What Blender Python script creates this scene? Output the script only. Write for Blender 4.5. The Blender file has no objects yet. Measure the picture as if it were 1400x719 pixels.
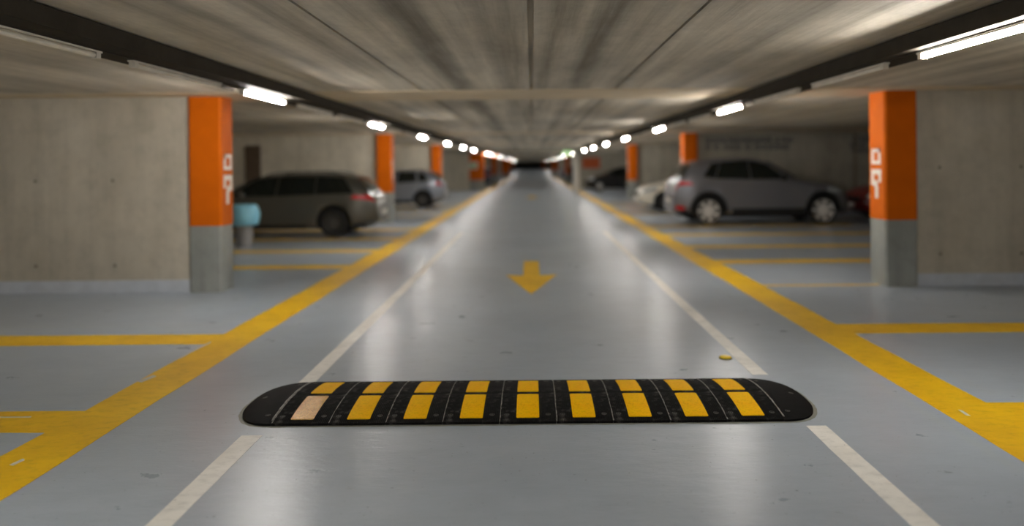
import bpy, math, random
from math import sin, cos, pi, radians
from mathutils import Vector, Matrix
random.seed(7)
sc = bpy.context.scene
COL = sc.collection

# ------------------------------------------------------------------ camera, world, exposure
F = 1000.0                      # focal length in pixels of a 1400 px wide frame
CH = 1.65                       # camera height
cam = bpy.data.cameras.new('camera')
camo = bpy.data.objects.new('camera', cam); COL.objects.link(camo)
camo.location = (0, 0, CH)
camo.rotation_mode = 'QUATERNION'
camo.rotation_quaternion = (Matrix.Rotation(pi/2, 4, 'X') @ Matrix.Rotation(radians(-0.5), 4, 'Z')).to_quaternion()
cam.sensor_width = 36; cam.lens = F/1400*36
cam.shift_x = -27/1400; cam.shift_y = -134/1400
cam.clip_end = 400; cam.clip_start = .05
cam.dof.use_dof = True; cam.dof.focus_distance = 4.5; cam.dof.aperture_fstop = 0.52
sc.camera = camo
w = bpy.data.worlds.new('world'); sc.world = w; w.use_nodes = True
w.node_tree.nodes['Background'].inputs[0].default_value = (.80, .84, .90, 1)
w.node_tree.nodes['Background'].inputs[1].default_value = .7
sc.view_settings.view_transform = 'Standard'; sc.view_settings.look = 'None'
sc.view_settings.gamma = 1; sc.view_settings.use_curve_mapping = False
sc.view_settings.exposure = 0.84
TUBE_POWER = 130.0
sc.cycles.max_bounces = 14; sc.cycles.diffuse_bounces = 12; sc.cycles.glossy_bounces = 4
sc.cycles.sample_clamp_indirect = 6.0
sc.cycles.use_light_tree = True

# ------------------------------------------------------------------ materials
def srgb(r, g, b):
    f = lambda c: (c/255/12.92 if c/255 <= .04045 else ((c/255+.055)/1.055)**2.4)
    return (f(r), f(g), f(b), 1)

class NT:
    def __init__(s, name):
        s.m = bpy.data.materials.new(name); s.m.use_nodes = True
        s.t = s.m.node_tree; s.n = s.t.nodes; s.l = s.t.links
        s.p = s.n['Principled BSDF']
        s.tc = s.n.new('ShaderNodeTexCoord')
    def mapping(s, scale=(1, 1, 1), loc=(0, 0, 0)):
        m = s.n.new('ShaderNodeMapping'); m.inputs['Scale'].default_value = scale
        m.inputs['Location'].default_value = loc
        s.l.new(s.tc.outputs['Object'], m.inputs[0]); return m.outputs[0]
    def noise(s, scale, detail=4, rough=.55, mp=(1, 1, 1), loc=(0, 0, 0)):
        n = s.n.new('ShaderNodeTexNoise'); n.inputs['Scale'].default_value = scale
        n.inputs['Detail'].default_value = detail; n.inputs['Roughness'].default_value = rough
        s.l.new(s.mapping(mp, loc), n.inputs['Vector']); return n.outputs[0]
    def ramp(s, fac, stops):
        r = s.n.new('ShaderNodeValToRGB'); e = r.color_ramp.elements
        while len(e) < len(stops): e.new(.5)
        for k, (p, c) in enumerate(stops):
            e[k].position = p; e[k].color = c if len(c) == 4 else (*c, 1)
        s.l.new(fac, r.inputs[0]); return r.outputs[0]
    def mul(s, a, b, fac=1.0, mode='MULTIPLY'):
        m = s.n.new('ShaderNodeMix'); m.data_type = 'RGBA'; m.blend_type = mode
        m.inputs[0].default_value = fac
        s.l.new(a, m.inputs[6]); s.l.new(b, m.inputs[7]); return m.outputs[2]
    def mix(s, fac, a, b):
        m = s.n.new('ShaderNodeMix'); m.data_type = 'RGBA'
        s.l.new(fac, m.inputs[0])
        for k, v in ((6, a), (7, b)):
            if isinstance(v, tuple): m.inputs[k].default_value = v
            else: s.l.new(v, m.inputs[k])
        return m.outputs[2]
    def bump(s, h, strength=.2, dist=.01):
        b = s.n.new('ShaderNodeBump'); b.inputs['Strength'].default_value = strength
        b.inputs['Distance'].default_value = dist
        s.l.new(h, b.inputs['Height']); s.l.new(b.outputs[0], s.p.inputs['Normal'])
    def color(s, c): s.l.new(c, s.p.inputs['Base Color'])
    def rough(s, c): s.l.new(c, s.p.inputs['Roughness'])
    def math(s, op, a, b=None):
        m = s.n.new('ShaderNodeMath'); m.operation = op
        for k, v in enumerate((a, b)):
            if v is None: continue
            if isinstance(v, (int, float)): m.inputs[k].default_value = v
            else: s.l.new(v, m.inputs[k])
        return m.outputs[0]
    def xyz(s):
        x = s.n.new('ShaderNodeSeparateXYZ'); s.l.new(s.tc.outputs['Object'], x.inputs[0]); return x.outputs
g3 = lambda v: (v, v, v, 1)

def simple(name, col, rough=.5, metal=0, var=.15, nscale=6, bump=0, spec=.5, coat=0):
    a = NT(name)
    c2 = tuple(x*(1-var) for x in col[:3])+(1,); c1 = tuple(min(1, x*(1+var)) for x in col[:3])+(1,)
    a.color(a.ramp(a.noise(nscale), [(.3, c2), (.7, c1)]))
    a.p.inputs['Roughness'].default_value = rough; a.p.inputs['Metallic'].default_value = metal
    a.p.inputs['Specular IOR Level'].default_value = spec
    a.p.inputs['Coat Weight'].default_value = coat
    if bump: a.bump(a.noise(nscale*12), bump, .003)
    return a.m

# floor: grey blue epoxy, glossy with a brushed unevenness
a = NT('epoxy_floor')
base = a.ramp(a.noise(.55, 5, .6), [(.3, srgb(156, 166, 177)), (.7, srgb(173, 183, 193))])
scr = a.ramp(a.noise(3.0, 8, .7, (1.0, 2.2, 1), (3, 1, 0)), [(.30, g3(.93)), (.6, g3(1)), (.75, g3(1.0))])
base = a.mul(base, scr)
sp = a.ramp(a.noise(6.5, 4, .6, (1, 1.4, 1), (7.3, 2.2, 0)), [(.24, g3(.5)), (.30, g3(1))])
base = a.mul(base, sp)
sp2 = a.ramp(a.noise(38, 2, .5, (1, 1.5, 1), (1.3, 4.2, 0)), [(.255, g3(.3)), (.28, g3(1))])
base = a.mul(base, sp2)
a.color(base)
a.rough(a.ramp(a.noise(2.3, 6, .65, (1, 1.6, 1)), [(.3, g3(.27)), (.7, g3(.31))]))
a.p.inputs['Specular IOR Level'].default_value = .5
bh = a.mul(a.noise(5, 5, .65, (1, 2.2, 1)), a.noise(34, 4, .65, (.35, 1.8, 1)), .30, 'ADD')
a.bump(bh, .34, .012)
M_FLOOR = a.m

# ceiling: board marked concrete, stripes run with the aisle, dirt streaks
a = NT('ceiling_concrete')
base = a.ramp(a.noise(2.4, 6, .62, (1.6, .05, 1)), [(.30, srgb(160, 151, 134)), (.5, srgb(206, 197, 179)), (.72, srgb(234, 225, 207))])
base = a.mul(base, a.ramp(a.noise(.9, 5, .6, (1, .45, 1)), [(.32, g3(.70)), (.58, g3(1))]))
x = a.xyz()
fx = a.math('MULTIPLY_ADD', x[0], 1/6); a.n[-1].inputs[2].default_value = .5
wob = a.math('MULTIPLY', a.math('SUBTRACT', a.noise(1.4, 4, .6), .5), .035)
fx = a.math('ADD', fx, wob)
def st(X, d, wd):
    p = X/6+.5; return [(p-wd/6, g3(1)), (p, g3(d)), (p+wd/6, g3(1))]
stops = st(-2.05, .66, .16)+st(-1.37, .7, .10)+st(-.82, .50, .20)+st(-.30, .74, .12)+st(.54, .56, .19)+st(1.05, .68, .10)+st(1.75, .66, .18)
base = a.mul(base, a.ramp(fx, stops), 1.0)
base = a.mul(base, a.ramp(a.noise(14, 5, .7, (1, .6, 1)), [(.3, g3(.88)), (.6, g3(1))]))
a.color(base); a.p.inputs['Roughness'].default_value = .85
a.bump(a.noise(9, 6, .6, (2.2, .15, 1)), .35, .01)
M_CEIL = a.m
a = NT('ceiling_band_concrete')
a.color(a.ramp(a.noise(1.8, 6, .6), [(.3, srgb(200, 181, 150)), (.7, srgb(218, 202, 173))]))
a.p.inputs['Roughness'].default_value = .85
M_BAND = a.m

def concrete(name, c1, c2, joints=True):
    a = NT(name)
    base = a.ramp(a.noise(.9, 7, .62, (1, 1, .7)), [(.3, c1), (.7, c2)])
    base = a.mul(base, a.ramp(a.noise(5, 7, .7), [(.28, g3(.84)), (.55, g3(1))]))
    base = a.mul(base, a.ramp(a.noise(1.6, 3, .6, (3.5, 3.5, .25)), [(.3, g3(.86)), (.6, g3(1))]))
    a.color(base); a.p.inputs['Roughness'].default_value = .7
    a.bump(a.noise(18, 5, .6), .2, .006)
    return a.m
M_WALL = concrete('wall_concrete', srgb(178, 170, 153), srgb(206, 198, 181))
M_WALLPALE = concrete('wall_concrete_pale', srgb(196, 189, 172), srgb(222, 215, 198))
M_WALLFAR = concrete('wall_concrete_far', srgb(160, 154, 139), srgb(188, 182, 166))
M_PILBASE = concrete('pillar_concrete', srgb(132, 136, 132), srgb(164, 166, 160))
M_SKIRT = simple('skirting_paint', srgb(196, 202, 210), .5, 0, .08)
M_ORANGE = simple('orange_paint', srgb(206, 98, 0), .6, 0, .07, 3, spec=.15)
M_WHITEMARK = simple('white_mark_paint', srgb(232, 226, 216), .5, 0, .06)
M_HOLE = simple('dark_hole', srgb(128, 120, 104), .9, 0, .1)
M_BLUEGREYMARK = simple('bluegrey_mark_paint', srgb(84, 91, 102), .7, 0, .1)

def paint(name, col, dark, rough=.42):
    a = NT(name)
    base = a.ramp(a.noise(1.6, 7, .65), [(.32, dark), (.62, col)])
    base = a.mul(base, a.ramp(a.noise(9, 6, .7, (1, 2.0, 1), (4, 2, 1)), [(.30, g3(.80)), (.5, g3(1))]))
    base = a.mul(base, a.ramp(a.noise(40, 2, .5, (1, 1, 1), (4, 8, 1)), [(.24, g3(.5)), (.27, g3(1))]))
    a.color(base)
    a.p.inputs['Roughness'].default_value = rough
    a.bump(a.noise(25, 5, .6, (1, 1.6, 1)), .15, .004)
    return a.m
M_YEL = paint('yellow_road_paint', srgb(242, 194, 0), srgb(222, 172, 0))
M_WHT = paint('white_road_paint', srgb(236, 233, 226), srgb(212, 210, 203), .5)
M_BARE = simple('bare_floor_patch', srgb(196, 196, 190), .5)

M_TRAY = simple('dark_tray_metal', srgb(56, 51, 43), .8, 0, spec=.1)
M_RAIL = simple('rail_metal', srgb(168, 160, 146), .5, .1)
M_HOUS = simple('lamp_housing', srgb(206, 198, 182), .45)
def emis(name, col, s):
    a = NT(name)
    a.p.inputs['Base Color'].default_value = col
    a.p.inputs['Emission Color'].default_value = col; a.p.inputs['Emission Strength'].default_value = s
    a.color(a.ramp(a.noise(3), [(.3, col), (.7, col)]))
    return a.m
M_TUBE = emis('lit_tube', (1, .955, .90, 1), TUBE_POWER)
M_TUBEFAR = emis('lit_tube_dim', (1, .955, .90, 1), TUBE_POWER*.5)
M_TUBEOFF = simple('unlit_diffuser', srgb(214, 206, 190), .35)

# rubber: ribbed black
a = NT('ribbed_rubber')
a.color(a.ramp(a.noise(9, 8, .7), [(.35, srgb(16, 16, 16)), (.58, srgb(24, 24, 24)), (.74, srgb(90, 88, 84))]))
a.rough(a.ramp(a.noise(14, 5, .6), [(.3, g3(.6)), (.7, g3(.8))]))
wv = a.n.new('ShaderNodeTexWave'); wv.inputs['Scale'].default_value = 26; wv.bands_direction = 'X'
a.l.new(a.mapping(), wv.inputs['Vector'])
a.bump(a.mul(wv.outputs[0], a.noise(60, 4, .6), .4, 'ADD'), .55, .004)
a.p.inputs['Specular IOR Level'].default_value = .05
M_RUB = a.m
M_RUBS = simple('smooth_rubber', srgb(16, 16, 16), .65, 0, .4, 12, .3, spec=.06)
M_DUST = simple('dusty_rubber_lip', srgb(130, 128, 122), .6, 0, .6, 30, .3)
M_BOLT = simple('bolt_metal', srgb(70, 68, 64), .5, .5, .3, 40)
a = NT('reflective_yellow')
base = a.ramp(a.noise(8, 6, .65), [(.3, srgb(252, 180, 0)), (.7, srgb(255, 200, 0))])
base = a.mul(base, a.ramp(a.noise(70, 3, .6, (1, 1, 1)), [(.3, g3(.80)), (.5, g3(1))]))
a.color(base); a.p.inputs['Specular IOR Level'].default_value = .06; a.p.inputs['Roughness'].default_value = .6
a.bump(a.noise(260, 2, .5), .3, .002)
M_REFL = a.m
a = NT('worn_reflective_tan')
base = a.ramp(a.noise(14, 6, .7), [(.3, srgb(214, 146, 40)), (.55, srgb(236, 178, 72)), (.75, srgb(250, 210, 124))])
base = a.mul(base, a.ramp(a.noise(120, 3, .6), [(.35, g3(.62)), (.55, g3(1))]))
a.color(base); a.p.inputs['Roughness'].default_value = .3
a.bump(a.noise(200, 2, .5), .6, .003)
M_REFLW = a.m
M_ADH = simple('adhesive_residue', srgb(132, 133, 122), .55, 0, .12, 30)
M_STUD = simple('stud_yellow', srgb(226, 196, 16), .3, 0, .1, 20)
M_STUDB = simple('stud_base', srgb(120, 108, 20), .5)

M_GLASS = simple('dark_car_glass', srgb(20, 26, 24), .08, 0, .3, 2, spec=.6)
M_TYRE = simple('tyre_rubber', srgb(24, 24, 24), .75, 0, .2)
M_RIM = simple('alloy_rim', srgb(232, 230, 226), .4, .15, .05)
M_RIMD = simple('dark_alloy_rim', srgb(96, 94, 90), .4, .6, .05)
M_BLK = simple('black_plastic', srgb(26, 26, 27), .6, 0, .15)
M_CHROME = simple('chrome_trim', srgb(190, 190, 190), .2, .9, .03)
M_TAIL = simple('red_lamp_lens', srgb(200, 16, 34), .2, 0, .1)
M_HEAD = simple('clear_lamp_lens', srgb(190, 196, 200), .12, .3, .1)
M_PLATE = simple('plate_white', srgb(220, 220, 214), .4)
M_BIN = simple('bin_grey', srgb(152, 150, 148), .55, 0, .1)
M_BAG = simple('bin_bag_blue', srgb(140, 204, 226), .4, 0, .1, 10)
M_GREEN = emis('exit_sign_green', srgb(70, 140, 40), .35)
M_DOOR = simple('door_brown', srgb(88, 72, 56), .55)
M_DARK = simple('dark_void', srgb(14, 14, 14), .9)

# ------------------------------------------------------------------ mesh helpers
class MB:
    def __init__(s): s.v = []; s.f = []; s.mi = []; s.sm = []
    def add(s, vs, fs, mi=0, smooth=False):
        o = len(s.v); s.v += [tuple(q) for q in vs]
        for f in fs: s.f.append([o+i for i in f]); s.mi.append(mi); s.sm.append(smooth)
    def box(s, x0, x1, y0, y1, z0, z1, mi=0):
        vs = [(x, y, z) for z in (z0, z1) for y in (y0, y1) for x in (x0, x1)]
        s.add(vs, [(0, 2, 3, 1), (4, 5, 7, 6), (0, 1, 5, 4), (2, 6, 7, 3), (0, 4, 6, 2), (1, 3, 7, 5)], mi)
    def prism(s, pts, z0, z1, mi=0):       # pts ccw in xy
        n = len(pts)
        s.add([(x, y, z0) for x, y in pts]+[(x, y, z1) for x, y in pts],
              [list(range(n))[::-1], list(range(n, 2*n))]+[(i, (i+1) % n, n+(i+1) % n, n+i) for i in range(n)], mi)
    def cyl(s, c, r0, r1, h, axis='Z', n=20, mi=0, smooth=True):
        vs = []
        for k, r in ((0, r0), (h, r1)):
            for i in range(n):
                a = 2*pi*i/n; u, v = r*cos(a), r*sin(a)
                if axis == 'Z': vs.append((c[0]+u, c[1]+v, c[2]+k))
                elif axis == 'Y': vs.append((c[0]+u, c[1]+k, c[2]-v))
                else: vs.append((c[0]+k, c[1]+u, c[2]+v))
        s.add(vs, [(i, (i+1) % n, n+(i+1) % n, n+i) for i in range(n)], mi, smooth)
        s.add(vs, [list(range(n))[::-1], list(range(n, 2*n))], mi)
    def lathe(s, prof, axis='Z', c=(0, 0, 0), n=28, mi=0):
        vs = []
        for r, k in prof:
            for i in range(n):
                a = 2*pi*i/n; u, v = r*cos(a), r*sin(a)
                vs.append((c[0]+u, c[1]+v, c[2]+k) if axis == 'Z' else (c[0]+u, c[1]+k, c[2]-v))
        fs = []
        for j in range(len(prof)-1):
            for i in range(n): fs.append((j*n+i, j*n+(i+1) % n, (j+1)*n+(i+1) % n, (j+1)*n+i))
        s.add(vs, fs, mi, True)
    def grid(s, P, mi=0, smooth=True, flip=False):
        nu, nv = len(P), len(P[0])
        fs = []
        for i in range(nu-1):
            for j in range(nv-1):
                q = (i*nv+j, (i+1)*nv+j, (i+1)*nv+j+1, i*nv+j+1)
                fs.append(q[::-1] if flip else q)
        s.add([p for r in P for p in r], fs, mi, smooth)
    def mesh(s, name, mats):
        me = bpy.data.meshes.new(name); me.from_pydata(s.v, [], s.f)
        for m in (mats if isinstance(mats, (list, tuple)) else [mats]): me.materials.append(m)
        me.polygons.foreach_set('material_index', s.mi); me.polygons.foreach_set('use_smooth', s.sm)
        me.update(); return me
    def build(s, name, mats, parent=None, loc=None):
        o = bpy.data.objects.new(name, s.mesh(name, mats)); COL.objects.link(o)
        if parent: o.parent = parent
        if loc: o.location = loc
        return o

def tag(o, label=None, cat=None, group=None, kind=None):
    if label: o['label'] = label
    if cat: o['category'] = cat
    if group: o['group'] = group
    if kind: o['kind'] = kind
    return o
def empty(name, loc, rz=0):
    o = bpy.data.objects.new(name, None); COL.objects.link(o); o.location = loc; o.rotation_euler.z = rz
    o.empty_display_size = .1; return o
def bevel(o, wd=.004, seg=2):
    m = o.modifiers.new('bevel', 'BEVEL'); m.width = wd; m.segments = seg; m.limit_method = 'ANGLE'; return o
def copy_tree(o, parent=None):
    c = o.copy(); COL.objects.link(c)
    if parent: c.parent = parent
    for ch in list(o.children): copy_tree(ch, c)
    return c

# ------------------------------------------------------------------ the shell
XL, XR, YB, YE, H = -8.95, 14.6, -4.0, 150.0, 2.60
def structure(o, label=None): return tag(o, label, None, None, 'structure')
m = MB(); m.box(XL-.3, XR+.3, YB-.3, 110, -.25, 0); structure(m.build('floor', M_FLOOR), 'grey-blue glossy epoxy garage floor')
m = MB()   # the floor climbs at the far end
m.add([(XL-.3, 110, 0), (XR+.3, 110, 0), (XR+.3, YE+6, .95), (XL-.3, YE+6, .95), (XL-.3, 110, -.25), (XR+.3, 110, -.25), (XR+.3, YE+6, -.25), (XL-.3, YE+6, -.25)],
      [(0, 1, 2, 3), (4, 7, 6, 5), (0, 4, 5, 1), (1, 5, 6, 2), (2, 6, 7, 3), (3, 7, 4, 0)])
structure(m.build('floor_ramp', M_FLOOR), 'floor rising gently at the far end of the aisle')
# ceiling: slabs with grooves along the aisle between smooth cross bands
grooves = [(-1.37, .022), (0, .042), (1.05, .022)]
PIT = 11.75; bands = [-2.0+PIT*k-.0 for k in range(-1, 14)]
m = MB(); y = YB-.3
def slab(y0, y1):
    xs = [XL-.3]
    prof = [(XL-.3, H)]
    for gx, gw in grooves: prof += [(gx-gw/2, H), (gx-gw/2, H+.04), (gx+gw/2, H+.04), (gx+gw/2, H)]
    prof.append((XR+.3, H))
    n = len(prof)
    vs = [(x, y0, z) for x, z in prof]+[(x, y1, z) for x, z in prof]
    m.add(vs, [(i, n+i, n+i+1, i+1) for i in range(n-1)], 0)
for b in bands:
    y0, y1 = b-.55, b+.75
    if y0 > y: slab(y, y0)
    m.box(XL-.3, XR+.3, max(y0, YB-.3), y1, H-.008, H+.1, 1)
    y = y1
slab(y, YE+1)
m.box(XL-.3, XR+.3, YB-.3, YE+1, H+.06, H+.3, 0)
structure(m.build('ceiling', [M_CEIL, M_BAND]), 'board-marked concrete ceiling with long joints')
def wall(name, x0, x1, y0, y1, z0=-.01, z1=H+.05, mat=None, holes=(), label=None):
    m = MB(); m.box(x0, x1, y0, y1, z0, z1)
    for hx, hz in holes: m.cyl((hx, y0-.004, hz), .022, .022, .01, 'Y', 10, 1)
    o = m.build(name, [mat or M_WALL, M_HOLE]); structure(o, label); return o
wall('wall_back_light_block', .5, XR+.3, YB-.3, YB)  # unseen half wall, added so open-end light enters only on the left
wall('wall_left', XL-.3, XL, YB-.3, YE)
wall('wall_right', XR, XR+.3, YB-.3, YE)
# end wall with a dark opening
m = MB()
m.box(XL-.3, -3.6, YE, YE+.3, -.1, H+.05); m.box(2.0, XR+.3, YE, YE+.3, -.1, H+.05); m.box(-3.6, 2.0, YE, YE+.3, 1.92, H+.05)
structure(m.build('wall_end', M_WALL))
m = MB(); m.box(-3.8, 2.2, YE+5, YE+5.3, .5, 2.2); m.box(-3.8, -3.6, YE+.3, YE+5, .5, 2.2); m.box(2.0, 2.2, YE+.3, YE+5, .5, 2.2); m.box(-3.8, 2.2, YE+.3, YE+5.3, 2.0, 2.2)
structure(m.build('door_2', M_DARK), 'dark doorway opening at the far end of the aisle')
# cross walls behind the pillars
LP = [9.67, 21.40, 33.10]; RP = [9.67, 22.50, 35.30]
wall('wall_cross', XL, -4.54, 9.72, 9.97, holes=[(-6.6, 1.49), (-5.57, 1.49), (-5.55, .36), (-6.6, .36), (-7.6, 1.49)], label='bare concrete cross wall left of the near left pillar')
wall('wall_cross', XL, -4.50, 21.55, 21.8, mat=M_WALLPALE, label='pale concrete cross wall behind the grey estate car')
wall('wall_cross', XL, -4.50, 33.25, 33.5, mat=M_WALLPALE)
wall('wall_cross', XL, -4.10, 48.8, 49.05, mat=M_WALLPALE)
wall('wall_cross', XL, -3.6, 84.0, 84.25)
wall('wall_cross', 5.10, XR, 9.72, 9.97, holes=[(5.42, 1.57), (6.5, 1.57), (5.42, .42), (6.5, .42), (7.6, 1.57)], label='bare concrete cross wall right of the near right pillar')
wall('wall_cross', 5.10, XR, 22.65, 22.9, mat=M_WALLFAR, label='concrete cross wall with faded writing behind the grey SUV')
wall('wall_cross', 5.05, XR, 35.45, 35.7, mat=M_WALLFAR)
wall('wall_cross', 3.2, XR, 50.0, 50.25, mat=M_WALLFAR)
wall('wall_cross', 3.4, XR, 90.0, 90.25)
def skirt(name, x0, x1, y0, z=.165):
    m = MB(); m.box(x0, x1, y0-.02, y0, 0, z); structure(m.build(name, M_SKIRT))
skirt('baseboard_left', XL, -4.54, 9.72); skirt('baseboard_right', 5.10, XR, 9.72)
skirt('baseboard_left', XL, -4.5, 21.55); skirt('baseboard_right', 5.1, XR, 22.65)
# dark recess door in the cross wall by the estate car
m = MB(); m.box(-8.42, -7.98, 21.47, 21.56, 0, 2.3); structure(bevel(m.build('door_1', M_DOOR), .01), 'dark brown narrow door in the cross wall')
# joint in the right cross wall
m = MB(); m.box(9.98, 10.04, 22.635, 22.66, 0, H-.02); structure(m.build('trim_1', M_HOLE))
# downstand beams
for k, (yb, zb) in enumerate(((42.3, 2.38), (78, 2.36), (108, 2.34))):
    m = MB(); m.box(XL, XR, yb, yb+.6, zb, H+.02); structure(bevel(m.build('trim_%d' % (k+2), M_WALLFAR), .02), 'concrete downstand beam across the ceiling')

# ------------------------------------------------------------------ floor markings (thin coats of paint)
def strip(name, x0, x1, y0, y1, mat, t=.0015, jit=.006, step=.09):
    """a strip with uneven edges, long along its longer side"""
    m = MB(); along_y = (y1-y0) > (x1-x0)
    L = (y1-y0) if along_y else (x1-x0); n = max(2, int(L/step)) if L < 16 else max(2, int(L/.35))
    P = []; ja = jb = 0
    for i in range(n+1):
        ja = .82*ja+random.uniform(-jit, jit)*.6; jb = .82*jb+random.uniform(-jit, jit)*.6
        q = i/n
        if along_y: P.append((x0+ja, x1+jb, y0+q*L))
        else: P.append((y0+ja, y1+jb, x0+q*L))
    vs = []; fs = []
    for a_, b_, c_ in P:
        if along_y: vs += [(a_, c_, 0), (b_, c_, 0), (b_, c_, t), (a_, c_, t)]
        else: vs += [(c_, b_, 0), (c_, a_, 0), (c_, a_, t), (c_, b_, t)]
    for i in range(n):
        o = 4*i; fs += [(o+3, o+2, o+6, o+7), (o, o+3, o+7, o+4), (o+1, o+5, o+6, o+2)]
    fs += [(0, 1, 2, 3), (4*n, 4*n+3, 4*n+2, 4*n+1)]
    m.add(vs, fs); return m.build(name, mat)
def patch(parent, pts, z, mat=None):
    m = MB(); m.prism(pts, z, z+.0006); return m.build('worn_patch', mat or M_BARE, parent)
yl = tag(strip('yellow_line', -3.06, -2.655, 1.0, 107, M_YEL, .0024, .013), 'broad yellow painted line along the left side of the aisle', 'floor marking')
yr = tag(strip('yellow_line', 2.685, 3.095, 1.0, 107, M_YEL, .0024, .013), 'broad yellow painted line along the right side of the aisle', 'floor marking')
tag(patch(yr, [(2.80, 4.74), (2.825, 4.73), (2.835, 4.84), (2.812, 4.85)], .0024), 'bare notch worn in the yellow paint')
tag(patch(yl, [(-3.07, 5.66), (-3.02, 5.63), (-2.985, 5.79), (-3.03, 5.83)], .0024), 'pale worn chip in the yellow paint')
tag(patch(yl, [(-3.08, 6.35), (-3.055, 6.33), (-3.04, 6.9), (-3.06, 6.95)], .0024), 'pale worn sliver in the yellow paint')
tag(patch(yl, [(-2.93, 4.08), (-2.90, 4.07), (-2.89, 4.15), (-2.915, 4.17)], .0024), 'pale worn spot in the yellow paint')
G = 'yellow cross lines of the parking bays'
lys = [(4.785, 'nearest yellow bay line on the left, double painted'), (7.045, 'second yellow bay line on the left, before the near left pillar'),
       (12.05, 'left yellow bay line just beyond the litter bin side of the pillar'), (14.3, 'left yellow bay line in front of the grey estate car'),
       (16.6, 'left yellow bay line under the near side of the grey estate car'), (19.0, 'left yellow bay line beyond the grey estate car')]
for y_, lb in lys:
    o = tag(strip('bay_line', -8.1, -3.04, y_-.2, y_+.2, M_YEL, .0016, .006), lb, 'floor marking', G)
    if y_ < 5: tag(patch(o, [(-5.2, 4.85), (-3.35, 4.86), (-3.35, 4.88), (-5.2, 4.885)], .0016), 'thin bare gap between two coats')
for y_ in (23.9, 26.2, 28.5, 30.8): tag(strip('bay_line', -8.1, -3.04, y_-.15, y_+.15, M_YEL, .0016), 'yellow bay line between the second and third left pillars', 'floor marking', G)
rys = [(4.79, 'nearest yellow bay line on the right edge of the photo'), (7.25, 'second yellow bay line on the right, before the near right pillar'),
       (12.27, 'right yellow bay line just beyond the near right pillar'), (14.5, 'right yellow bay line between near right pillar and the grey SUV'),
       (16.95, 'right yellow bay line in front of the near side of the grey SUV'), (19.3, 'right yellow bay line under the near wheels of the grey SUV')]
for y_, lb in rys: tag(strip('bay_line', 3.07, 8.4, y_-.205, y_+.205, M_YEL, .0016, .006), lb, 'floor marking', G)
tag(strip('bay_line', 3.07, 4.66, 9.80, 9.90, M_YEL, .0016, .012), 'thin worn bay line ending at the near right pillar', 'floor marking', G)
for y_ in (24.3, 26.6, 28.9, 31.2): tag(strip('bay_line', 3.07, 8.4, y_-.15, y_+.15, M_YEL, .0016), 'yellow bay line between the second and third right pillars', 'floor marking', G)
G = 'white dashes along the driving lane'
tag(strip('white_line', -1.80, -1.675, 1.2, 4.50, M_WHT, .0014, .003), 'white painted dash at lower left, in front of the speed bump', 'floor marking', G)
tag(strip('white_line', -1.80, -1.675, 5.40, 18, M_WHT, .0014, .003), 'long white painted line running away behind the left end of the bump', 'floor marking', G)
tag(strip('white_line', 1.705, 1.83, 1.2, 4.585, M_WHT, .0014, .003), 'white painted dash at lower right, in front of the speed bump', 'floor marking', G)
tag(strip('white_line', 1.705, 1.83, 5.70, 18, M_WHT, .0014, .003), 'long white painted line running away behind the right end of the bump', 'floor marking', G)
def arrow(cx, yt, yb_, yend, hw, sw, lab):
    m = MB(); pts = [(cx, yt), (cx+hw, yb_), (cx+sw, yb_-.08), (cx+sw, yend), (cx-sw, yend), (cx-sw, yb_-.08), (cx-hw, yb_)]
    m.prism(pts, 0, .0016); tag(m.build('lane_arrow', M_YEL), lab, 'floor marking')
arrow(-.02, 9.32, 11.0, 12.55, .385, .125, 'yellow arrow on the lane pointing towards the speed bump')
arrow(0, 35.8, 37.4, 39.2, .385, .125, 'small distant yellow arrow far down the lane')

# ------------------------------------------------------------------ speed bump
BX, BY, BD, NM, MW, BH = -.04, 5.11, .45, 9, .3635, .058
def bz(t):      # height over the depth, t -1..1
    return .014+(BH-.014)*max(0, 1-abs(t)**2.1)
bump = empty('speed_bump', (BX, BY, 0))
tag(bump, 'black rubber speed bump with yellow reflective panels, bolted across the lane', 'speed bump')
def capx(y, a=.29, n=2.4, b=BD): return a*(max(0, 1-abs(y/b)**n))**(1/n)
def module_mesh():
    m = MB(); x0, x1 = 0.0015, MW-.0015; N = 40
    ts = [-1+2*i/N for i in range(N+1)]
    xs = [x0, x0+.006, x0+.012, x0+.10, x0+.104, x0+.256, x0+.26, x1-.012, x1-.006, x1]
    def hz(x, t):
        z = bz(t)
        if x <= x0+.0061 or x >= x1-.0061: z += .0015
        if x0+.103 < x < x0+.257 and .05 < abs(t) < .91: z -= .0015
        if abs(t) < .02: z -= .004
        if .925 < abs(t) < .96: z -= .003
        return z
    P = [[(x, t*BD, hz(x, t)) for t in ts] for x in xs]
    m.grid(P, 0, True)
    nx = len(xs)
    for x, fl in ((x0, 0), (x1, 1)):
        for i in range(N):
            q = [(x, ts[i]*BD, 0), (x, ts[i+1]*BD, 0), (x, ts[i+1]*BD, hz(x, ts[i+1])), (x, ts[i]*BD, hz(x, ts[i]))]
            m.add(q, [(0, 1, 2, 3)[::-1] if not fl else (0, 1, 2, 3)])
    for t, fl in ((-1, 0), (1, 1)):
        m.add([(x0, t*BD, 0), (x1, t*BD, 0), (x1, t*BD, hz(x1, t)), (x0, t*BD, hz(x0, t))], [(0, 1, 2, 3) if not fl else (3, 2, 1, 0)])
    m.add([(x0, -BD, 0), (x0, BD, 0), (x1, BD, 0), (x1, -BD, 0)], [(0, 1, 2, 3)])
    return m
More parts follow.
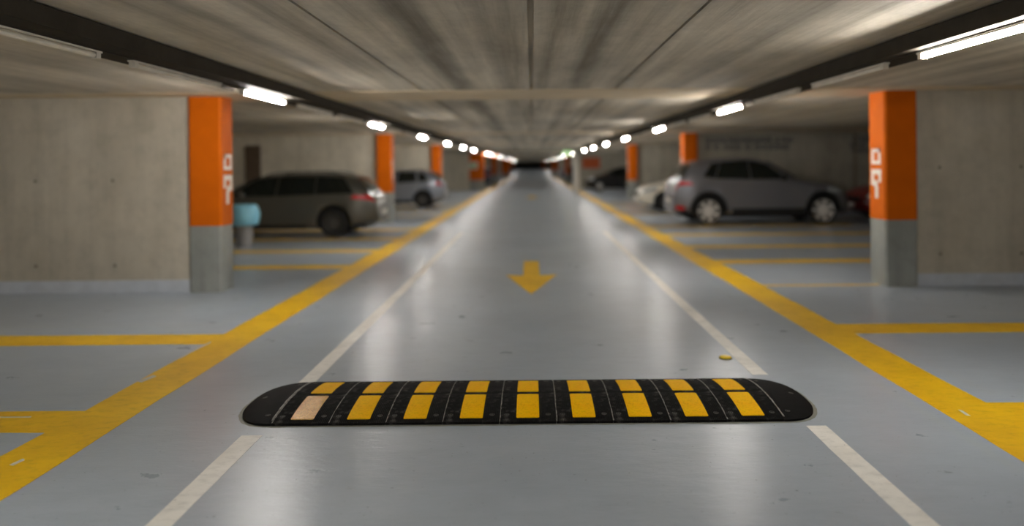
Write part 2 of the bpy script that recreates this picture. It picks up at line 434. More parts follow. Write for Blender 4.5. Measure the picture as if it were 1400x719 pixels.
def lip_mesh():   # dusty raised seam where modules meet
    m = MB(); N = 40
    for i in range(N):
        t0, t1 = -.985+1.97*i/N, -.985+1.97*(i+1)/N
        for x in (.0015,):
            wd = random.uniform(.002, .007)
            m.add([(x, t0*BD, bz(t0)-.001), (x+wd, t0*BD, bz(t0)-.001), (x+wd, t1*BD, bz(t1)-.001), (x, t1*BD, bz(t1)-.001),
                   (x, t0*BD, bz(t0)+.0026), (x+wd, t0*BD, bz(t0)+.0026), (x+wd, t1*BD, bz(t1)+.0026), (x, t1*BD, bz(t1)+.0026)],
                  [(0, 3, 2, 1), (4, 5, 6, 7), (0, 1, 5, 4), (1, 2, 6, 5), (2, 3, 7, 6), (3, 0, 4, 7)])
    return m
def panel_mesh(t0, t1):
    m = MB(); N = 10; x0, x1 = .1075, .2555; cr = .010
    def row(t, dz):
        dy = min(abs(t-t0), abs(t1-t))*BD; ins = cr-math.sqrt(max(0, cr**2-(cr-min(cr, dy))**2))
        return [(x0+ins, t*BD, bz(t)+dz), (x0+ins+.004, t*BD, bz(t)+dz+.0006), ((x0+x1)/2, t*BD, bz(t)+dz+.0008), (x1-ins-.004, t*BD, bz(t)+dz+.0006), (x1-ins, t*BD, bz(t)+dz)]
    ts = [t0, t0+.006, t0+.014, t0+.022]+[t0+.022+(t1-t0-.044)*k/N for k in range(1, N)]+[t1-.022, t1-.014, t1-.006, t1]
    top = [row(t, .0010) for t in ts]; m.grid([list(c) for c in zip(*top)], 0, True)
    bot = [row(t, -.0035) for t in ts]
    ring = [r[0] for r in top]+[r[-1] for r in top][::-1]; rb = [r[0] for r in bot]+[r[-1] for r in bot][::-1]
    n = len(ring); m.add(ring+rb, [(i, (i+1) % n, n+(i+1) % n, n+i) for i in range(n)])
    return m
mod_me = module_mesh().mesh('bump_module', M_RUB)
front_me = panel_mesh(-.89, -.065).mesh('reflector_panel', M_REFL); back_me = panel_mesh(.065, .88).mesh('reflector_panel', M_REFL)
worn_me = panel_mesh(-.89, -.065).mesh('reflector_panel', M_REFLW)
bm_ = MB()
bm_.lathe([(.0165, -.006), (.0165, .0006), (.0145, .0018), (.0115, .0012), (.0108, -.004), (.0, -.0045)], 'Z', n=16)
bm_.cyl((0, 0, -.006), .0075, .0065, .0065, 'Z', 6, 0, False)
bolt_me = bm_.mesh('bolt', M_BOLT)
def link(name, me, parent, loc=(0, 0, 0), rot=None):
    o = bpy.data.objects.new(name, me); COL.objects.link(o); o.parent = parent; o.location = loc
    if rot: o.rotation_euler = rot
    return o
for k in range(NM):
    mo = link('bump_module', mod_me, bump, ((k-NM/2)*MW, random.uniform(-.002, .002), random.uniform(0, .0012)))
    mo.rotation_euler.z = random.uniform(-.002, .002)
    p = link('reflector_panel', worn_me if k == 0 else front_me, mo)
    if k == 0: p['label'] = 'worn pale tan reflective panel'
    link('reflector_panel', back_me, mo)
    for bxp in (.045, MW-.05):
        for t in (-.80, .80):
            link('bolt', bolt_me, mo, (bxp, t*BD, bz(t)+.0004), (math.atan(.13)*(-1 if t > 0 else 1), 0, 0))
    lm = lip_mesh(); lm.build('seam_lip', M_DUST, mo)
def cap(sgn):
    m = MB(); n = 36; A = []
    ys = [-BD*cos(pi*i/n) for i in range(n+1)]
    rows = []
    fr = [0, .02, .03, .2, .4, .6, .8, .9, .96, 1.0]
    for f in fr:
        r = []
        for y_ in ys:
            x = capx(y_)*f; t = y_/BD
            z = .014+(bz(t)*.86-.014)*math.sqrt(max(0, 1-f**2.4)) if bz(t)*.86 > .014 else bz(t)*.95
            if f in (.0, .02) : z += .003
            if .85 < f < .97: z -= .002
            r.append((sgn*x, y_, z))
        rows.append(r)
    m.grid(rows, 0, True, flip=(sgn < 0))
    e = rows[-1]; m.grid([e, [(x, y_, 0) for x, y_, z in e]], 0, True, flip=(sgn < 0))
    i0 = rows[0]; m.grid([[(x, y_, 0) for x, y_, z in i0], i0], 0, True, flip=(sgn < 0))
    o = m.build('end_cap', M_RUBS, bump, (sgn*(NM/2*MW+.0015), 0, 0))
    for (bx_, by_) in ((.06, -.33), (.06, .33), (.2, 0)):
        f = bx_/max(.01, capx(by_)); t = by_/BD
        z = .014+(bz(t)*.86-.014)*math.sqrt(max(0, 1-f**2.4))
        link('bolt', bolt_me, o, (sgn*bx_, by_, z+.0005), (0, sgn*.18*bx_/.2, 0))
    lm = MB(); N = 30
    for i in range(N):
        t0, t1 = -.93+1.86*i/N, -.93+1.86*(i+1)/N; wd = random.uniform(.007, .011)
        xa, xb = (0, wd) if sgn > 0 else (-wd, 0); z0, z1 = bz(t0)+.003, bz(t1)+.003
        lm.add([(xa, t0*BD, z0), (xb, t0*BD, z0), (xb, t1*BD, z1), (xa, t1*BD, z1), (xa, t0*BD, z0+.002), (xb, t0*BD, z0+.002), (xb, t1*BD, z1+.002), (xa, t1*BD, z1+.002)],
               [(0, 3, 2, 1), (4, 5, 6, 7), (0, 1, 5, 4), (1, 2, 6, 5), (2, 3, 7, 6), (3, 0, 4, 7)])
    lm.build('seam_lip', M_DUST, o)
cap(-1); cap(1)
m = MB(); out = []
hw = NM/2*MW
for i in range(49):
    y_ = -BD*cos(pi*i/48)*1.045; out.append((hw+capx(y_, .315, 2.4, BD*1.046)+random.uniform(0, .006), y_+random.uniform(-.002, .002)))
N2 = 60
top = [(hw-2*hw*i/N2, BD*1.045+random.uniform(-.004, .005)) for i in range(1, N2)]
lft = [(-x, -y_) for x, y_ in out]; bot = [(-hw+2*hw*i/N2, -BD*1.045-random.uniform(-.003, .008)) for i in range(1, N2)]
m.prism(out+top+lft+bot, 0, .0008); m.build('adhesive_residue', M_ADH, bump)
# road stud
m = MB(); m.lathe([(.054, 0), (.054, .006), (.050, .010), (.0, .010)], 'Z', n=32); o = m.build('road_stud', M_STUDB)
o.location = (1.625, 6.19, 0); tag(o, 'small round yellow stud on the floor beside the right white line', 'road stud')
m2 = MB(); m2.lathe([(.050, .0095), (.046, .0175), (.032, .0215), (.012, .0225), (0, .0225)], 'Z', n=32); m2.build('stud_cap', M_STUD, o)

# ------------------------------------------------------------------ pillars
def glyph(parent, x, side, yc, z0, z1, wd, pieces):
    """white painted mark on the aisle side of the pillar: pieces are boxes in a unit square"""
    m = MB()
    for (a0, a1, b0, b1) in pieces:
        xa, xb = (x, x+.002) if side > 0 else (x-.002, x)
        m.box(xa, xb, yc+(a0-.5)*wd, yc+(a1-.5)*wd, z0+b0*(z1-z0), z0+b1*(z1-z0))
    return m.build('painted_mark', M_WHITEMARK, parent)
def pillar(x0, x1, y0, y1, lab, side=0, split=.88, orange=True, marks=True, top=H):
    p = empty('concrete_pillar', ((x0+x1)/2, (y0+y1)/2, 0)); tag(p, lab, 'pillar', 'pillars along the aisle')
    hx, hy, c = (x1-x0)/2, (y1-y0)/2, .025
    def octo(hx, hy): return [(-hx+c, -hy), (hx-c, -hy), (hx, -hy+c), (hx, hy-c), (hx-c, hy), (-hx+c, hy), (-hx, hy-c), (-hx, -hy+c)]
    m = MB(); m.prism(octo(hx, hy), 0, split if orange else top); m.build('pillar_base', M_PILBASE if orange else M_WHITEMARK, p)
    if orange:
        m = MB(); m.prism(octo(hx+.003, hy+.003), split, top); m.build('painted_shaft', M_ORANGE, p)
        if marks and side:
            xx = hx*side+.003*side
            glyph(p, xx, side, 0.02, 1.62, 1.83, .26, [(0, 1, .0, .22), (.0, .25, .22, 1), (.0, 1, .78, 1), (.75, 1, .22, .78)])
            glyph(p, xx, side, 0.02, 1.16, 1.55, .28, [(.0, 1, .82, 1), (.72, 1, .45, .82), (.35, .72, .40, .62), (.3, .6, .0, .42), (0, .25, .55, .82)])
    return p
pillar(-4.54, -4.11, 9.67, 10.06, 'orange-topped concrete pillar nearest on the left, by the blue-topped bin', 1)
pillar(-4.54, -4.11, 21.40, 21.85, 'second orange-topped pillar on the left, at the tail of the grey estate car', 1)
pillar(-4.54, -4.11, 33.10, 33.55, 'third orange-topped pillar on the left, beyond the silver hatchback', 1)
pillar(-4.15, -3.20, 48.7, 49.2, 'broad orange-topped pillar on the left with a small pale green sign', 1, .68, marks=False, top=2.462)
pillar(-3.35, -2.9, 60.5, 61, 'distant orange pillar on the left behind a dark blue car', 1, marks=False, top=2.462)
pillar(-3.9, -2.9, 95, 95.5, 'farthest pale orange pillar block on the left', 1, .5, marks=False, top=2.462)
pillar(4.67, 5.10, 9.67, 10.12, 'orange-topped concrete pillar nearest on the right, in front of the grey SUV', -1)
pillar(4.67, 5.10, 22.50, 22.95, 'second orange-topped pillar on the right, behind the tail of the grey SUV', -1)
pillar(4.67, 5.10, 35.30, 35.75, 'third orange-topped pillar on the right, beyond the white car', -1)
pillar(2.45, 2.82, 43.3, 43.7, 'slim white-painted pillar on the right edge of the lane', -1, orange=False, top=2.462)
pillar(2.85, 3.2, 62, 62.4, 'distant orange pillar on the right past the white pillar', -1, marks=False, top=2.462)
pillar(2.7, 3.3, 96, 96.5, 'farthest pillar on the right', -1, marks=False, top=2.462)
pillar(-4.2, -3.65, 146, 146.5, 'small orange pillar left of the dark far doorway', marks=False)
pillar(2.05, 2.7, 146, 146.5, 'small orange pillar right of the dark far doorway', marks=False)
# small pale green sign on the broad pillar
m = MB(); m.box(-4.16, -3.62, 48.66, 48.70, 1.42, 1.86); m.box(-4.08, -3.70, 48.645, 48.66, 1.52, 1.76, 1)
o = bevel(m.build('pillar_sign', [M_WHITEMARK, simple('pale_green_print', srgb(150, 205, 160), .5)]), .004)
tag(o, 'pale sign with a light green field on the broad left pillar', 'sign')
# orange panel on far right wall above the black car
m = MB(); m.box(3.45, 4.65, 49.96, 50.0, 1.38, 2.12)
tag(bevel(m.build('wall_panel', simple('dull_orange_paint', srgb(196, 92, 40), .55)), .006), 'dull orange panel on the far right wall above the black car', 'wall panel')

# faded unreadable writing on right cross wall (strokes too worn to read)
def faded(x0, x1, z0, z1, n, rows, nm, lab):
    e = empty(nm, (x0, 22.648, z0)); tag(e, lab, 'wall writing'); rh = (z1-z0)/rows
    for r in range(rows):
        x = random.uniform(0, .1); zt = (z1-z0)-r*rh; yw, ye = -.004, 0
        while x < x1-x0:
            m = MB()
            wd = random.uniform(.12, .17); hh = rh*.72; s_ = .045
            k = random.randrange(4)
            if k != 1: m.box(x, x+s_, yw, ye, zt-hh, zt)
            if k != 2: m.box(x+wd-s_, x+wd, yw, ye, zt-hh, zt)
            if k != 0: m.box(x, x+wd, yw, ye, zt-s_, zt)
            if k in (0, 3): m.box(x, x+wd, yw, ye, zt-hh*.55, zt-hh*.55+s_)
            if k in (1, 2): m.box(x, x+wd, yw, ye, zt-hh, zt-hh+s_)
            m.build('letter', M_BLUEGREYMARK, e)
            x += wd+random.choice([.04, .04, .05, .14])
faded(5.35, 8.0, 2.02, 2.42, 0, 2, 'faded_writing', 'faded grey-blue writing high on the wall above the grey SUV')
faded(9.85, 10.6, 1.9, 2.42, 0, 3, 'faded_writing', 'short block of faded grey-blue writing close to the near right pillar')

# ------------------------------------------------------------------ ceiling services and lamps
def tray(x0, x1, lab):
    m = MB(); t = .006; z0 = 2.47
    m.box(x0, x1, YB, 149.5, z0, z0+t); m.box(x0, x0+t, YB, 149.5, z0, H-.009); m.box(x1-t, x1, YB, 149.5, z0, H-.009)
    m.box(x0-.012, x0, YB, 149.5, z0, z0+.012); m.box(x1, x1+.012, YB, 149.5, z0, z0+.012)
    tag(m.build('cable_tray', M_TRAY), lab, 'cable tray')
tray(-3.17, -2.79, 'long dark metal cable tray under the ceiling on the left')
tray(2.79, 3.12, 'long dark metal cable tray under the ceiling on the right')
LXS = {'left': -2.99, 'right': 2.90}
for sd, x in LXS.items():
    m = MB(); m.box(x-.035, x+.035, YB, 149.5, 2.460, 2.47)
    tag(m.build('lamp_rail', M_TRAY), 'thin pale mounting rail below the %s cable tray' % sd, 'lamp rail')
def lamp_meshes(L, tubemat):
    h = MB(); h.box(-.024, .024, -L/2-.07, L/2+.07, 0, .012)
    h.box(-.024, .024, -L/2-.05, -L/2-.002, -.040, 0); h.box(-.024, .024, L/2+.002, L/2+.05, -.040, 0)
    t = MB(); t.cyl((0, -L/2, -.019), .019, .019, L, 'Y', 14)
    return h.mesh('housing', M_HOUS), t.mesh('tube', tubemat)
hm, tm = lamp_meshes(1.22, M_TUBE); hm2, tm2 = lamp_meshes(1.42, M_TUBEOFF); tm3 = lamp_meshes(1.22, M_TUBEFAR)[1]
def lamp(x, y_, lit, lab, grp):
    o = empty('tube_lamp', (x, y_, 2.448)); tag(o, lab, 'lamp', grp)
    link('housing', hm if lit else hm2, o); link('tube', (tm if y_ < 50 else tm3) if lit else tm2, o)
for sd, x in LXS.items():
    y0 = 8.2 if sd == 'left' else 4.78
    k = -2 if sd == 'left' else -2
    ordn = ['nearest', 'second', 'third', 'fourth', 'fifth']
    vis = 0
    while y0+k*5.87 < 140:
        yy = y0+k*5.87
        if yy > 3.5:
            lab = '%s lit tube lamp in the %s ceiling row' % (ordn[vis], sd) if vis < 5 else 'distant lit tube lamp in the %s ceiling row' % sd
            vis += 1
        else: lab = 'lit tube lamp in the %s ceiling row behind the viewpoint' % sd
        lamp(x, yy, True, lab, 'lit tube lamps in the %s row' % sd)
        if -1 <= k < 6:
            for j in (1, 2):
                u = yy+5.87*j/3
                if u > 2.5:
                    lamp(x, u, False, ('unlit tube lamp in the %s ceiling row, just past the %s lit one' if j == 1 else 'unlit tube lamp in the %s ceiling row, second past the %s lit one')
                         % (sd, ordn[vis-1] if 0 < vis <= 5 else 'first') if vis <= 5 and yy > 3.5 else 'unlit tube lamp in the %s ceiling row %s' % (sd, 'near the top edge of the photo' if yy < 3.5 else 'far down the garage'),
                         'unlit tube lamps in the %s row' % sd)
        k += 1
# exit sign
e = empty('exit_sign', (1.98, 41.2, 2.18)); tag(e, 'green hanging exit sign far down on the right of the lane', 'sign')
m = MB(); m.box(-.24, .24, -.04, .04, 0, .25); bevel(m.build('sign_box', M_GREEN, e), .006)
m = MB(); m.box(-.16, -.05, -.044, -.04, .04, .21); m.box(.0, .12, -.044, -.04, .10, .14); m.prism([(.12, -.044), (.19, -.044), (.19, -.04), (.12, -.04)], .10, .14)
m.build('sign_print', emis('exit_print', (.8, .95, .7, 1), .4), e)
m = MB(); m.cyl((-.18, 0, .25), .006, .006, .17, 'Z', 8); m.cyl((.18, 0, .25), .006, .006, .17, 'Z', 8); m.build('hanger', M_RAIL, e)

# ------------------------------------------------------------------ litter bin
b = empty('litter_bin', (-6.02, 15.3, 0)); tag(b, 'grey litter bin with a light blue bag over its rim, behind the near left pillar', 'litter bin')
m = MB(); m.lathe([(0, .0), (.145, .0), (.15, .02), (.185, .78), (.19, .80), (.175, .80), (.16, .70), (0, .70)], 'Z', n=28); m.build('bin_body', M_BIN, b)
m = MB(); n = 40; P = []
for (r, z) in ((.10, .72), (.17, .83), (.22, .87), (.265, .82), (.29, .70), (.285, .58), (.27, .47), (.255, .45)):
    P.append([((r+.018*sin(i*2.7+z*9)+.012*sin(i*5.1))*cos(2*pi*i/n), (r+.018*sin(i*2.7+z*9))*sin(2*pi*i/n), z+.012*sin(i*1.9+r*20)) for i in range(n)]+[None])
for r in P: r[-1] = r[0]
m.grid(P, 0, True, True)
o = m.build('bin_bag', M_BAG, b); s_ = o.modifiers.new('s', 'SOLIDIFY'); s_.thickness = .004

# ------------------------------------------------------------------ cars
def interp(pts, s):
    if s <= pts[0][0]: return pts[0][1]
    for (a0, b0), (a1, b1) in zip(pts, pts[1:]):
        if s <= a1:
            q = (s-a0)/(a1-a0); return b0+(b1-b0)*q
    return pts[-1][1]
class Car:
    def __init__(c, L, W, top, belt, bot, roof):
        c.L, c.W, c.top, c.belt, c.bot, c.roof = L, W/2, top, belt, bot, roof
    def plan(c, s):
        q = 1.0
        e = .85
        if s < e: q = 1-.20*((e-s)/e)**3.0
        if s > c.L-1.0: q = 1-.30*((s-c.L+1.0)/1.0)**2.6
        return c.W*q
    def sec(c, s):
        W = c.plan(s); zt = interp(c.top, s); zb = interp(c.bot, s); bl = min(interp(c.belt, s), zt-.05)
        f = min(1, max(0, (zt-bl-.05)/(c.roof-interp(c.belt, s)-.05)))
        wr = W*(.93-.19*f)
        return [(0, zb), (W*.84, zb), (W*.955, zb+.05), (W*.985, zb+.14), (W, zb+(bl-zb)*.45), (W*.99, zb+(bl-zb)*.8), (W*.965, bl),
                (W*.965+(wr-W*.965)*.45, bl+(zt-.06-bl)*.5), (wr, bl+(zt-.055-bl)*1.0 if f > .05 else zt-.03), (wr-.09, zt-.014), (wr*.5, zt), (0, zt+.004)]
    def side(c, s, z):
        S = c.sec(s)[3:9]
        if z <= S[0][1]: return S[0][0]
        for (y0, z0), (y1, z1) in zip(S, S[1:]):
            if z <= z1 and z1 > z0: return y0+(y1-y0)*(z-z0)/(z1-z0)
        return S[-1][0]
def make_car(spec, name, label, cat, loc, rz, body, rimmat, group=None, detail=True):
    c = Car(spec['L'], spec['W'], spec['top'], spec['belt'], spec['bot'], spec['roof'])
    root = empty(name, (loc[0], loc[1], .003), rz); tag(root, label, cat, group)
    m = MB(); N = 56; ss = [c.L*i/N for i in range(N+1)]; P = []
    for s in ss:
        h = c.sec(s); ring = [(s, y, z) for y, z in h]+[(s, -y, z) for y, z in h[-2:0:-1]]
        P.append(ring+[ring[0]])
    n = len(P[0])-1
    vs = [p for r in P for p in r[:-1]]; fs = []
    for i in range(N):
        for j in range(n): fs.append((i*n+j, i*n+(j+1) % n, (i+1)*n+(j+1) % n, (i+1)*n+j)[::-1])
    fs.append(list(range(n))); fs.append([N*n+i for i in range(n)][::-1])
    m.add(vs, fs, 0, True)
    bo = m.build('body', [body, M_BLK])
    wx, R = spec['wheels'], spec['R']
    tmp = []
    for s in wx:
        for sg in (1, -1):
            q = MB(); y0 = sg*(c.W-.30); y1 = sg*(c.W+.25)
            q.cyl((s, min(y0, y1), R+.02), R+.065, R+.065, abs(y1-y0), 'Y', 30, 0)
            co = q.build('cut', M_BLK); tmp.append(co)
            bm = bo.modifiers.new('b', 'BOOLEAN'); bm.operation = 'DIFFERENCE'; bm.object = co; bm.solver = 'EXACT'
    dg = bpy.context.evaluated_depsgraph_get(); dg.update()
    me = bpy.data.meshes.new_from_object(bo.evaluated_get(dg))
    bo.modifiers.clear(); bo.data = me; me.name = 'body'
    for t in tmp: bpy.data.objects.remove(t)
    bo.parent = root
    # tyre and rim meshes
    W2 = .115
    t = MB(); t.lathe([(R*(spec.get('rimk', .67)-.03), -W2*.8), (R*.9, -W2), (R*.985, -W2*.8), (R, -W2*.4), (R, W2*.4), (R*.985, W2*.8), (R*.9, W2), (R*(spec.get('rimk', .67)-.03), W2*.8)], 'Y', n=36)
    tme = t.mesh('wheel', M_TYRE)
    r = MB(); Rr = R*spec.get('rimk', .67)
    r.lathe([(Rr, -W2*.7), (Rr, W2*.78), (Rr*.94, W2*.84), (Rr*.90, W2*.6)], 'Y', n=36)
    r.lathe([(Rr*.90, W2*.6), (Rr*.88, -W2*.1), (0, -W2*.1)], 'Y', n=36, mi=1)
    nsp = spec.get('spokes', 10)
    for k in range(nsp):
        a_ = 2*pi*k/nsp; w_ = Rr*(.11 if nsp > 8 else .15)
        d = Vector((cos(a_), 0, sin(a_))); e_ = Vector((-sin(a_), 0, cos(a_)))
        vs = []
        for rr, ww, yy in ((Rr*.12, w_*1.1, W2*.62), (Rr*.93, w_*.8, W2*.70)):
            for sy in (0, -.03):
                for sw in (-1, 1): vs.append(d*rr+e_*ww*sw+Vector((0, yy+sy, 0)))
        r.add(vs, [(0, 1, 5, 4), (2, 6, 7, 3), (0, 4, 6, 2), (1, 3, 7, 5), (0, 2, 3, 1), (4, 5, 7, 6)])
    r.lathe([(Rr*.2, W2*.4), (Rr*.2, W2*.68), (Rr*.1, W2*.74), (0, W2*.74)], 'Y', n=16)
    r2 = MB(); r2.v = r.v; r2.f = r.f; r2.mi = r.mi; r2.sm = r.sm
    rme = r2.mesh('rim', [rimmat, M_BLK])
    for s in wx:
        for sg in (1, -1):
            wo = link('wheel', tme, root, (s, sg*(c.plan(s)-W2-.012), R), (0, 0, 0 if sg > 0 else pi))
            link('rim', rme, wo)
    def sidepatch(nm, q, mat, off=.012, sides=(1, -1), nu=8, nv=4, th=.01):
        for sg in sides:
            P = []
            for i in range(nu+1):
                u = i/nu; row = []
                for j in range(nv+1):
                    v = j/nv
                    s = (1-v)*((1-u)*q[0][0]+u*q[1][0])+v*((1-u)*q[3][0]+u*q[2][0])
                    z = (1-v)*((1-u)*q[0][1]+u*q[1][1])+v*((1-u)*q[3][1]+u*q[2][1])
                    z = min(z, interp(c.top, s)-.065)
                    row.append((s, sg*(c.side(s, z)+off), z))
                P.append(row)
            # closed thin shell
            m = MB(); m.grid(P, 0, True, flip=(sg > 0))
            Q = [[(x, y-sg*th, z) for x, y, z in r_] for r_ in P]; m.grid(Q, 0, True, flip=(sg < 0))
            ring = [P[i][0] for i in range(nu+1)]+[P[nu][j] for j in range(1, nv+1)]+[P[i][nv] for i in range(nu-1, -1, -1)]+[P[0][j] for j in range(nv-1, 0, -1)]
            rq = [(x, y-sg*th, z) for x, y, z in ring]; k = len(ring)
            m.add(ring+rq, [(i, (i+1) % k, k+(i+1) % k, k+i) for i in range(k)])
            m.build(nm, mat, root)
    def toppatch(nm, sa, sb, inset, mat, off=.012):
        P = []; N = 8
        for i in range(N+1):
            s = sa+(sb-sa)*i/N; sc_ = c.sec(s); wr = sc_[8][0]-inset; zt = sc_[11][1]
            dz = (interp(c.top, s+.02)-interp(c.top, s-.02))/.04; nrm = Vector((-dz, 0, 1)).normalized()
            P.append([(s+nrm.x*off, v*wr, zt-.012*abs(v)**3-.004*abs(v)+nrm.z*off) for v in (-1, -.9, -.6, 0, .6, .9, 1)])
        m = MB(); m.grid(P, 0, True, flip=False)
        o = m.build(nm, mat, root); q = o.modifiers.new('s', 'SOLIDIFY'); q.thickness = .008; q.offset = 0
    for q in spec['windows']: sidepatch('side_window', q, M_GLASS)
    toppatch('windshield', spec['ws'][0], spec['ws'][1], .06, M_GLASS)
    toppatch('rear_window', spec['rw'][0], spec['rw'][1], .10, M_GLASS)
    sidepatch('tail_light', spec['tail'], M_TAIL, .014, nu=6, nv=3)
    sidepatch('headlight', spec['head'], M_HEAD, .014, nu=6, nv=3)
    if 'refl' in spec: sidepatch('rear_reflector', spec['refl'], M_TAIL, .012, nu=4, nv=2)
    sidepatch('side_sill', spec['sill'], M_BLK, .010, nu=10, nv=2)
    for q in spec['handles']: sidepatch('door_handle', q, body, .03, nu=3, nv=2, th=.02)
    # bumpers, grille, plates
    L = c.L; zb = spec['zbump']
    m = MB(); wq = c.plan(0)*.9; m.box(-.035, .22, -wq, wq, .30, zb[0]-.04); bevel(m.build('rear_bumper', body, root), .09, 5)
    m = MB(); wq = c.plan(L)*.88; m.box(L-.22, L+.03, -wq*.94, wq*.94, .28, .50); bevel(m.build('front_bumper', body, root), .08, 5)
    m = MB(); m.box(L-.04, L+.02, -.42, .42, .52, .66); bevel(m.build('grille', M_BLK, root), .01)
    m = MB(); m.box(-.045, -.034, -.26, .26, zb[0]-.13, zb[0]-.02); m.build('number_plate', M_PLATE, root)
    m = MB(); m.box(L+.03, L+.04, -.26, .26, .36, .47); m.build('number_plate', M_PLATE, root)
    # mirrors
    ms, mz = spec['mirror']
    for sg in (1, -1):
        y = c.side(ms, mz); m = MB(); m.lathe([(0, -.11), (.06, -.10), (.085, -.04), (.085, .05), (.06, .10), (0, .11)], 'Y', (ms, sg*(y+.12), mz), 16)
        o = m.build('side_mirror', M_BLK if spec.get('bm') else body, root)
    if spec.get('rails'):
        ra, rb = spec['rails']
        for sg in (1, -1):
            m = MB(); P = []
            for i in range(15):
                s = ra+(rb-ra)*i/14; S = c.sec(s); y = S[9][0]-.02; h = .05*math.sin(pi*min(1, max(0, min(i, 14-i)/2.5))/2)
                P.append([(s, sg*y+dx, S[9][1]+h+dz_) for dx, dz_ in ((-.014, -.014), (.014, -.014), (.014, .014), (-.014, .014), (-.014, -.014))])
            m.grid(P, 0, False, True); o = m.build('roof_rail', M_BLK, root)
    if spec.get('arch'):
        for s in wx:
            for sg in (1, -1):
                m = MB(); P = []
                for i in range(17):
                    a_ = -.12+(pi+.24)*i/16; row = []
                    for rr in (R+.06, R+.13):
                        x = s+rr*cos(a_); z = R+.02+rr*sin(a_); row.append((x, sg*(c.side(min(max(x, .02), L-.02), z)+.012), z))
                    P.append(row)
                m.grid(P, 0, True); o = m.build('wheel_arch', M_BLK, root); q = o.modifiers.new('s', 'SOLIDIFY'); q.thickness = .012
    # tailpipe and underbody keep the car closed below
    m = MB(); m.box(.3, L-.3, -c.W*.62, c.W*.62, .18, .30); m.build('underbody', M_BLK, root)
    return root

def carpaint(name, col, metal=.5, rough=.32): return simple(name, col, rough, metal, .03, 3, coat=.3)
P_WAGON = carpaint('paint_grey_green', srgb(100, 98, 90)); P_SUV = carpaint('paint_steel_grey', srgb(136, 136, 142))
P_SIL = carpaint('paint_silver_blue', srgb(150, 156, 166)); P_WHITE = carpaint('paint_white', srgb(232, 228, 214), 0)
P_BLACK = carpaint('paint_black', srgb(12, 12, 13), 0); P_RED = carpaint('paint_dark_red', srgb(120, 12, 16), 0)
P_BLUE = carpaint('paint_dark_blue', srgb(34, 44, 62), 0)

wagon = dict(L=4.80, W=1.82, roof=1.49, R=.335, wheels=(.98, 3.74), spokes=10,
    top=[(0, .80), (.06, .95), (.16, 1.02), (.52, 1.40), (.75, 1.455), (1.3, 1.485), (2.0, 1.49), (2.55, 1.46), (2.85, 1.40), (3.55, 1.03), (3.75, .97), (4.3, .88), (4.62, .76), (4.76, .64), (4.80, .52)],
    belt=[(0, .90), (.5, .97), (2, .93), (4.8, .86)], bot=[(0, .34), (.5, .24), (1.5, .19), (4.0, .19), (4.6, .24), (4.8, .30)],
    windows=[[(.52, 1.02), (1.40, 1.0), (1.40, 1.42), (.78, 1.40)], [(1.43, 1.0), (2.32, .97), (2.27, 1.43), (1.43, 1.42)], [(2.35, .97), (3.36, .97), (2.86, 1.34), (2.30, 1.43)]],
    ws=(2.84, 3.52), rw=(.18, .5), tail=[(.03, .84), (.58, .90), (.52, .985), (.04, .97)], head=[(4.25, .66), (4.70, .60), (4.66, .70), (4.25, .80)],
    sill=[(1.6, .20), (3.4, .20), (3.4, .30), (1.6, .30)], handles=[[(1.62, .83), (1.80, .83), (1.80, .87), (1.62, .87)], [(2.5, .82), (2.68, .82), (2.68, .86), (2.5, .86)]],
    zbump=(.62,), mirror=(3.1, 1.0), rails=(.8, 2.7))
suv = dict(L=4.86, W=1.94, roof=1.72, R=.375, wheels=(1.03, 4.10), spokes=7,
    top=[(0, .86), (.05, 1.06), (.14, 1.16), (.40, 1.48), (.56, 1.62), (.8, 1.67), (1.4, 1.715), (1.9, 1.72), (2.3, 1.69), (2.6, 1.62), (3.38, 1.19), (3.6, 1.12), (4.2, 1.06), (4.55, .97), (4.74, .84), (4.86, .66)],
    belt=[(0, 1.10), (.8, 1.16), (2, 1.12), (4.86, 1.0)], bot=[(0, .46), (.4, .32), (1.5, .25), (4.0, .25), (4.6, .30), (4.86, .40)],
    windows=[[(.78, 1.24), (1.08, 1.19), (1.26, 1.60), (1.02, 1.58)], [(1.11, 1.19), (2.07, 1.16), (2.03, 1.65), (1.29, 1.61)], [(2.10, 1.16), (3.10, 1.16), (2.56, 1.54), (2.06, 1.65)]],
    ws=(2.62, 3.36), rw=(.16, .5), tail=[(.01, 1.0), (.50, 1.03), (.38, 1.13), (.05, 1.12)], head=[(4.15, .84), (4.62, .78), (4.60, .88), (4.2, .97)],
    refl=[(.03, .40), (.25, .38), (.24, .48), (.03, .50)],
    sill=[(1.55, .26), (3.55, .26), (3.55, .42), (1.55, .42)], handles=[[(1.42, 1.0), (1.62, 1.0), (1.62, 1.04), (1.42, 1.04)], [(2.3, .98), (2.5, .98), (2.5, 1.02), (2.3, 1.02)]],
    zbump=(.72,), mirror=(2.95, 1.20), arch=True, bm=True)
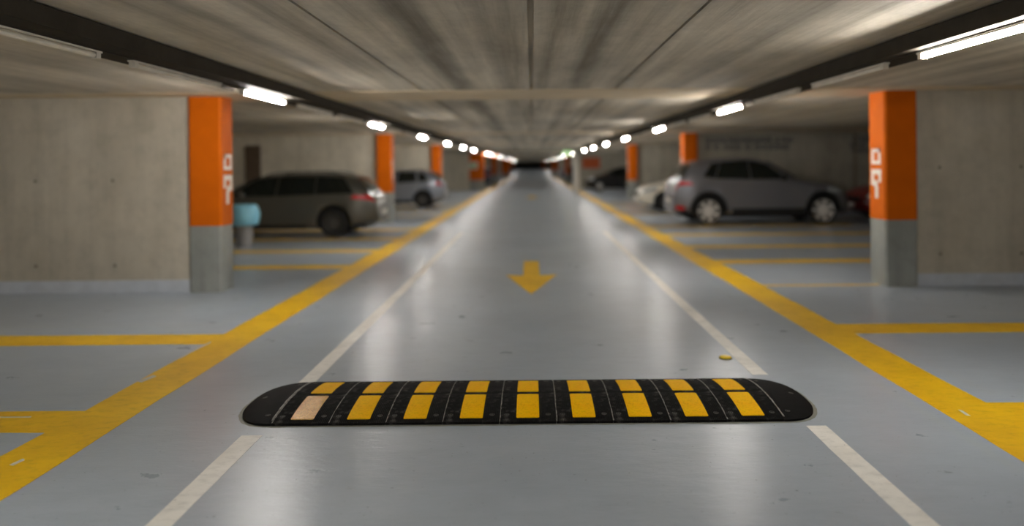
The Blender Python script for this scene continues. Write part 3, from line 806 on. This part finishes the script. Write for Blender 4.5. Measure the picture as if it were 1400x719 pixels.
hatch = dict(L=4.30, W=1.78, roof=1.50, R=.32, wheels=(.80, 3.42), spokes=10,
    top=[(0, .78), (.05, .98), (.15, 1.06), (.45, 1.38), (.7, 1.46), (1.2, 1.50), (1.8, 1.50), (2.2, 1.45), (2.5, 1.36), (3.15, 1.05), (3.35, 1.0), (3.9, .90), (4.15, .78), (4.27, .66), (4.30, .54)],
    belt=[(0, .95), (.6, 1.0), (2, .95), (4.3, .86)], bot=[(0, .36), (.4, .24), (1.5, .2), (3.6, .2), (4.1, .24), (4.3, .32)],
    windows=[[(.55, 1.08), (.95, 1.03), (1.0, 1.38), (.78, 1.36)], [(1.05, 1.03), (1.8, .99), (1.75, 1.42), (1.1, 1.42)], [(1.9, .99), (2.85, .99), (2.45, 1.30), (1.85, 1.42)]],
    ws=(2.5, 3.12), rw=(.17, .44), tail=[(.02, .88), (.32, .92), (.28, 1.04), (.05, 1.04)], head=[(3.7, .72), (4.18, .66), (4.14, .78), (3.72, .88)],
    sill=[(1.25, .2), (2.95, .2), (2.95, .32), (1.25, .32)], handles=[[(1.2, .88), (1.36, .88), (1.36, .92), (1.2, .92)], [(2.0, .86), (2.18, .86), (2.18, .9), (2.0, .9)]],
    zbump=(.62,), mirror=(2.72, 1.03))
def scaled(d, ks, kz):
    f = dict(d)
    for k in ('top', 'belt', 'bot', 'tail', 'head', 'sill', 'refl'):
        if k in f: f[k] = [(a_*ks, b_*kz) for a_, b_ in f[k]]
    for k in ('windows', 'handles'): f[k] = [[(a_*ks, b_*kz) for a_, b_ in q] for q in f[k]]
    f['L'] = d['L']*ks; f['roof'] = d['roof']*kz; f['ws'] = tuple(a_*ks for a_ in d['ws']); f['rw'] = tuple(a_*ks for a_ in d['rw'])
    f['wheels'] = tuple(a_*ks for a_ in d['wheels']); f['mirror'] = (d['mirror'][0]*ks, d['mirror'][1]*kz)
    return f
suv['wheels'] = (.90, 4.06); suv['rimk'] = .80
suv = scaled(suv, .97, 1.045)
P180 = pi
make_car(wagon, 'estate_car', 'grey estate car with dark windows parked in the left bay, tail to the aisle', 'car', (-3.66, 17.95, 0), P180, P_WAGON, M_RIMD)
make_car(suv, 'suv', 'steel-grey SUV parked in the right bay, red tail lamp towards the aisle', 'car', (3.84, 20.47, 0), 0, P_SUV, M_RIM)
make_car(hatch, 'hatchback', 'silver-blue hatchback parked between the second and third left pillars', 'car', (-3.45, 29.3, 0), P180, P_SIL, M_RIMD)
make_car(hatch, 'hatchback', 'white car with its nose to the aisle behind the grey SUV', 'car', (3.72+4.3, 26.1, 0), P180, P_WHITE, M_RIMD)
make_car(hatch, 'hatchback', 'black car with its nose to the aisle beside the slim white pillar', 'car', (3.2+4.3, 44.9, 0), P180, P_BLACK, M_RIM)
make_car(hatch, 'hatchback', 'dark red car mostly hidden behind the near right pillar', 'car', (9.3+4.3, 21.3, 0), P180, P_RED, M_RIMD)
make_car(hatch, 'hatchback', 'dark blue car parked just beyond the broad left pillar', 'car', (-3.0, 54.5, 0), P180, P_BLUE, M_RIMD)
make_car(hatch, 'hatchback', 'distant silver car parked on the left past the dark blue one', 'car', (-3.1, 67, 0), P180, P_SIL, M_RIMD)
make_car(hatch, 'hatchback', 'distant dark blue car parked on the right past the white pillar', 'car', (3.0, 68, 0), 0, P_BLUE, M_RIMD)
make_car(hatch, 'hatchback', 'farthest pale silver car on the right', 'car', (3.05, 80, 0), 0, P_SIL, M_RIMD)
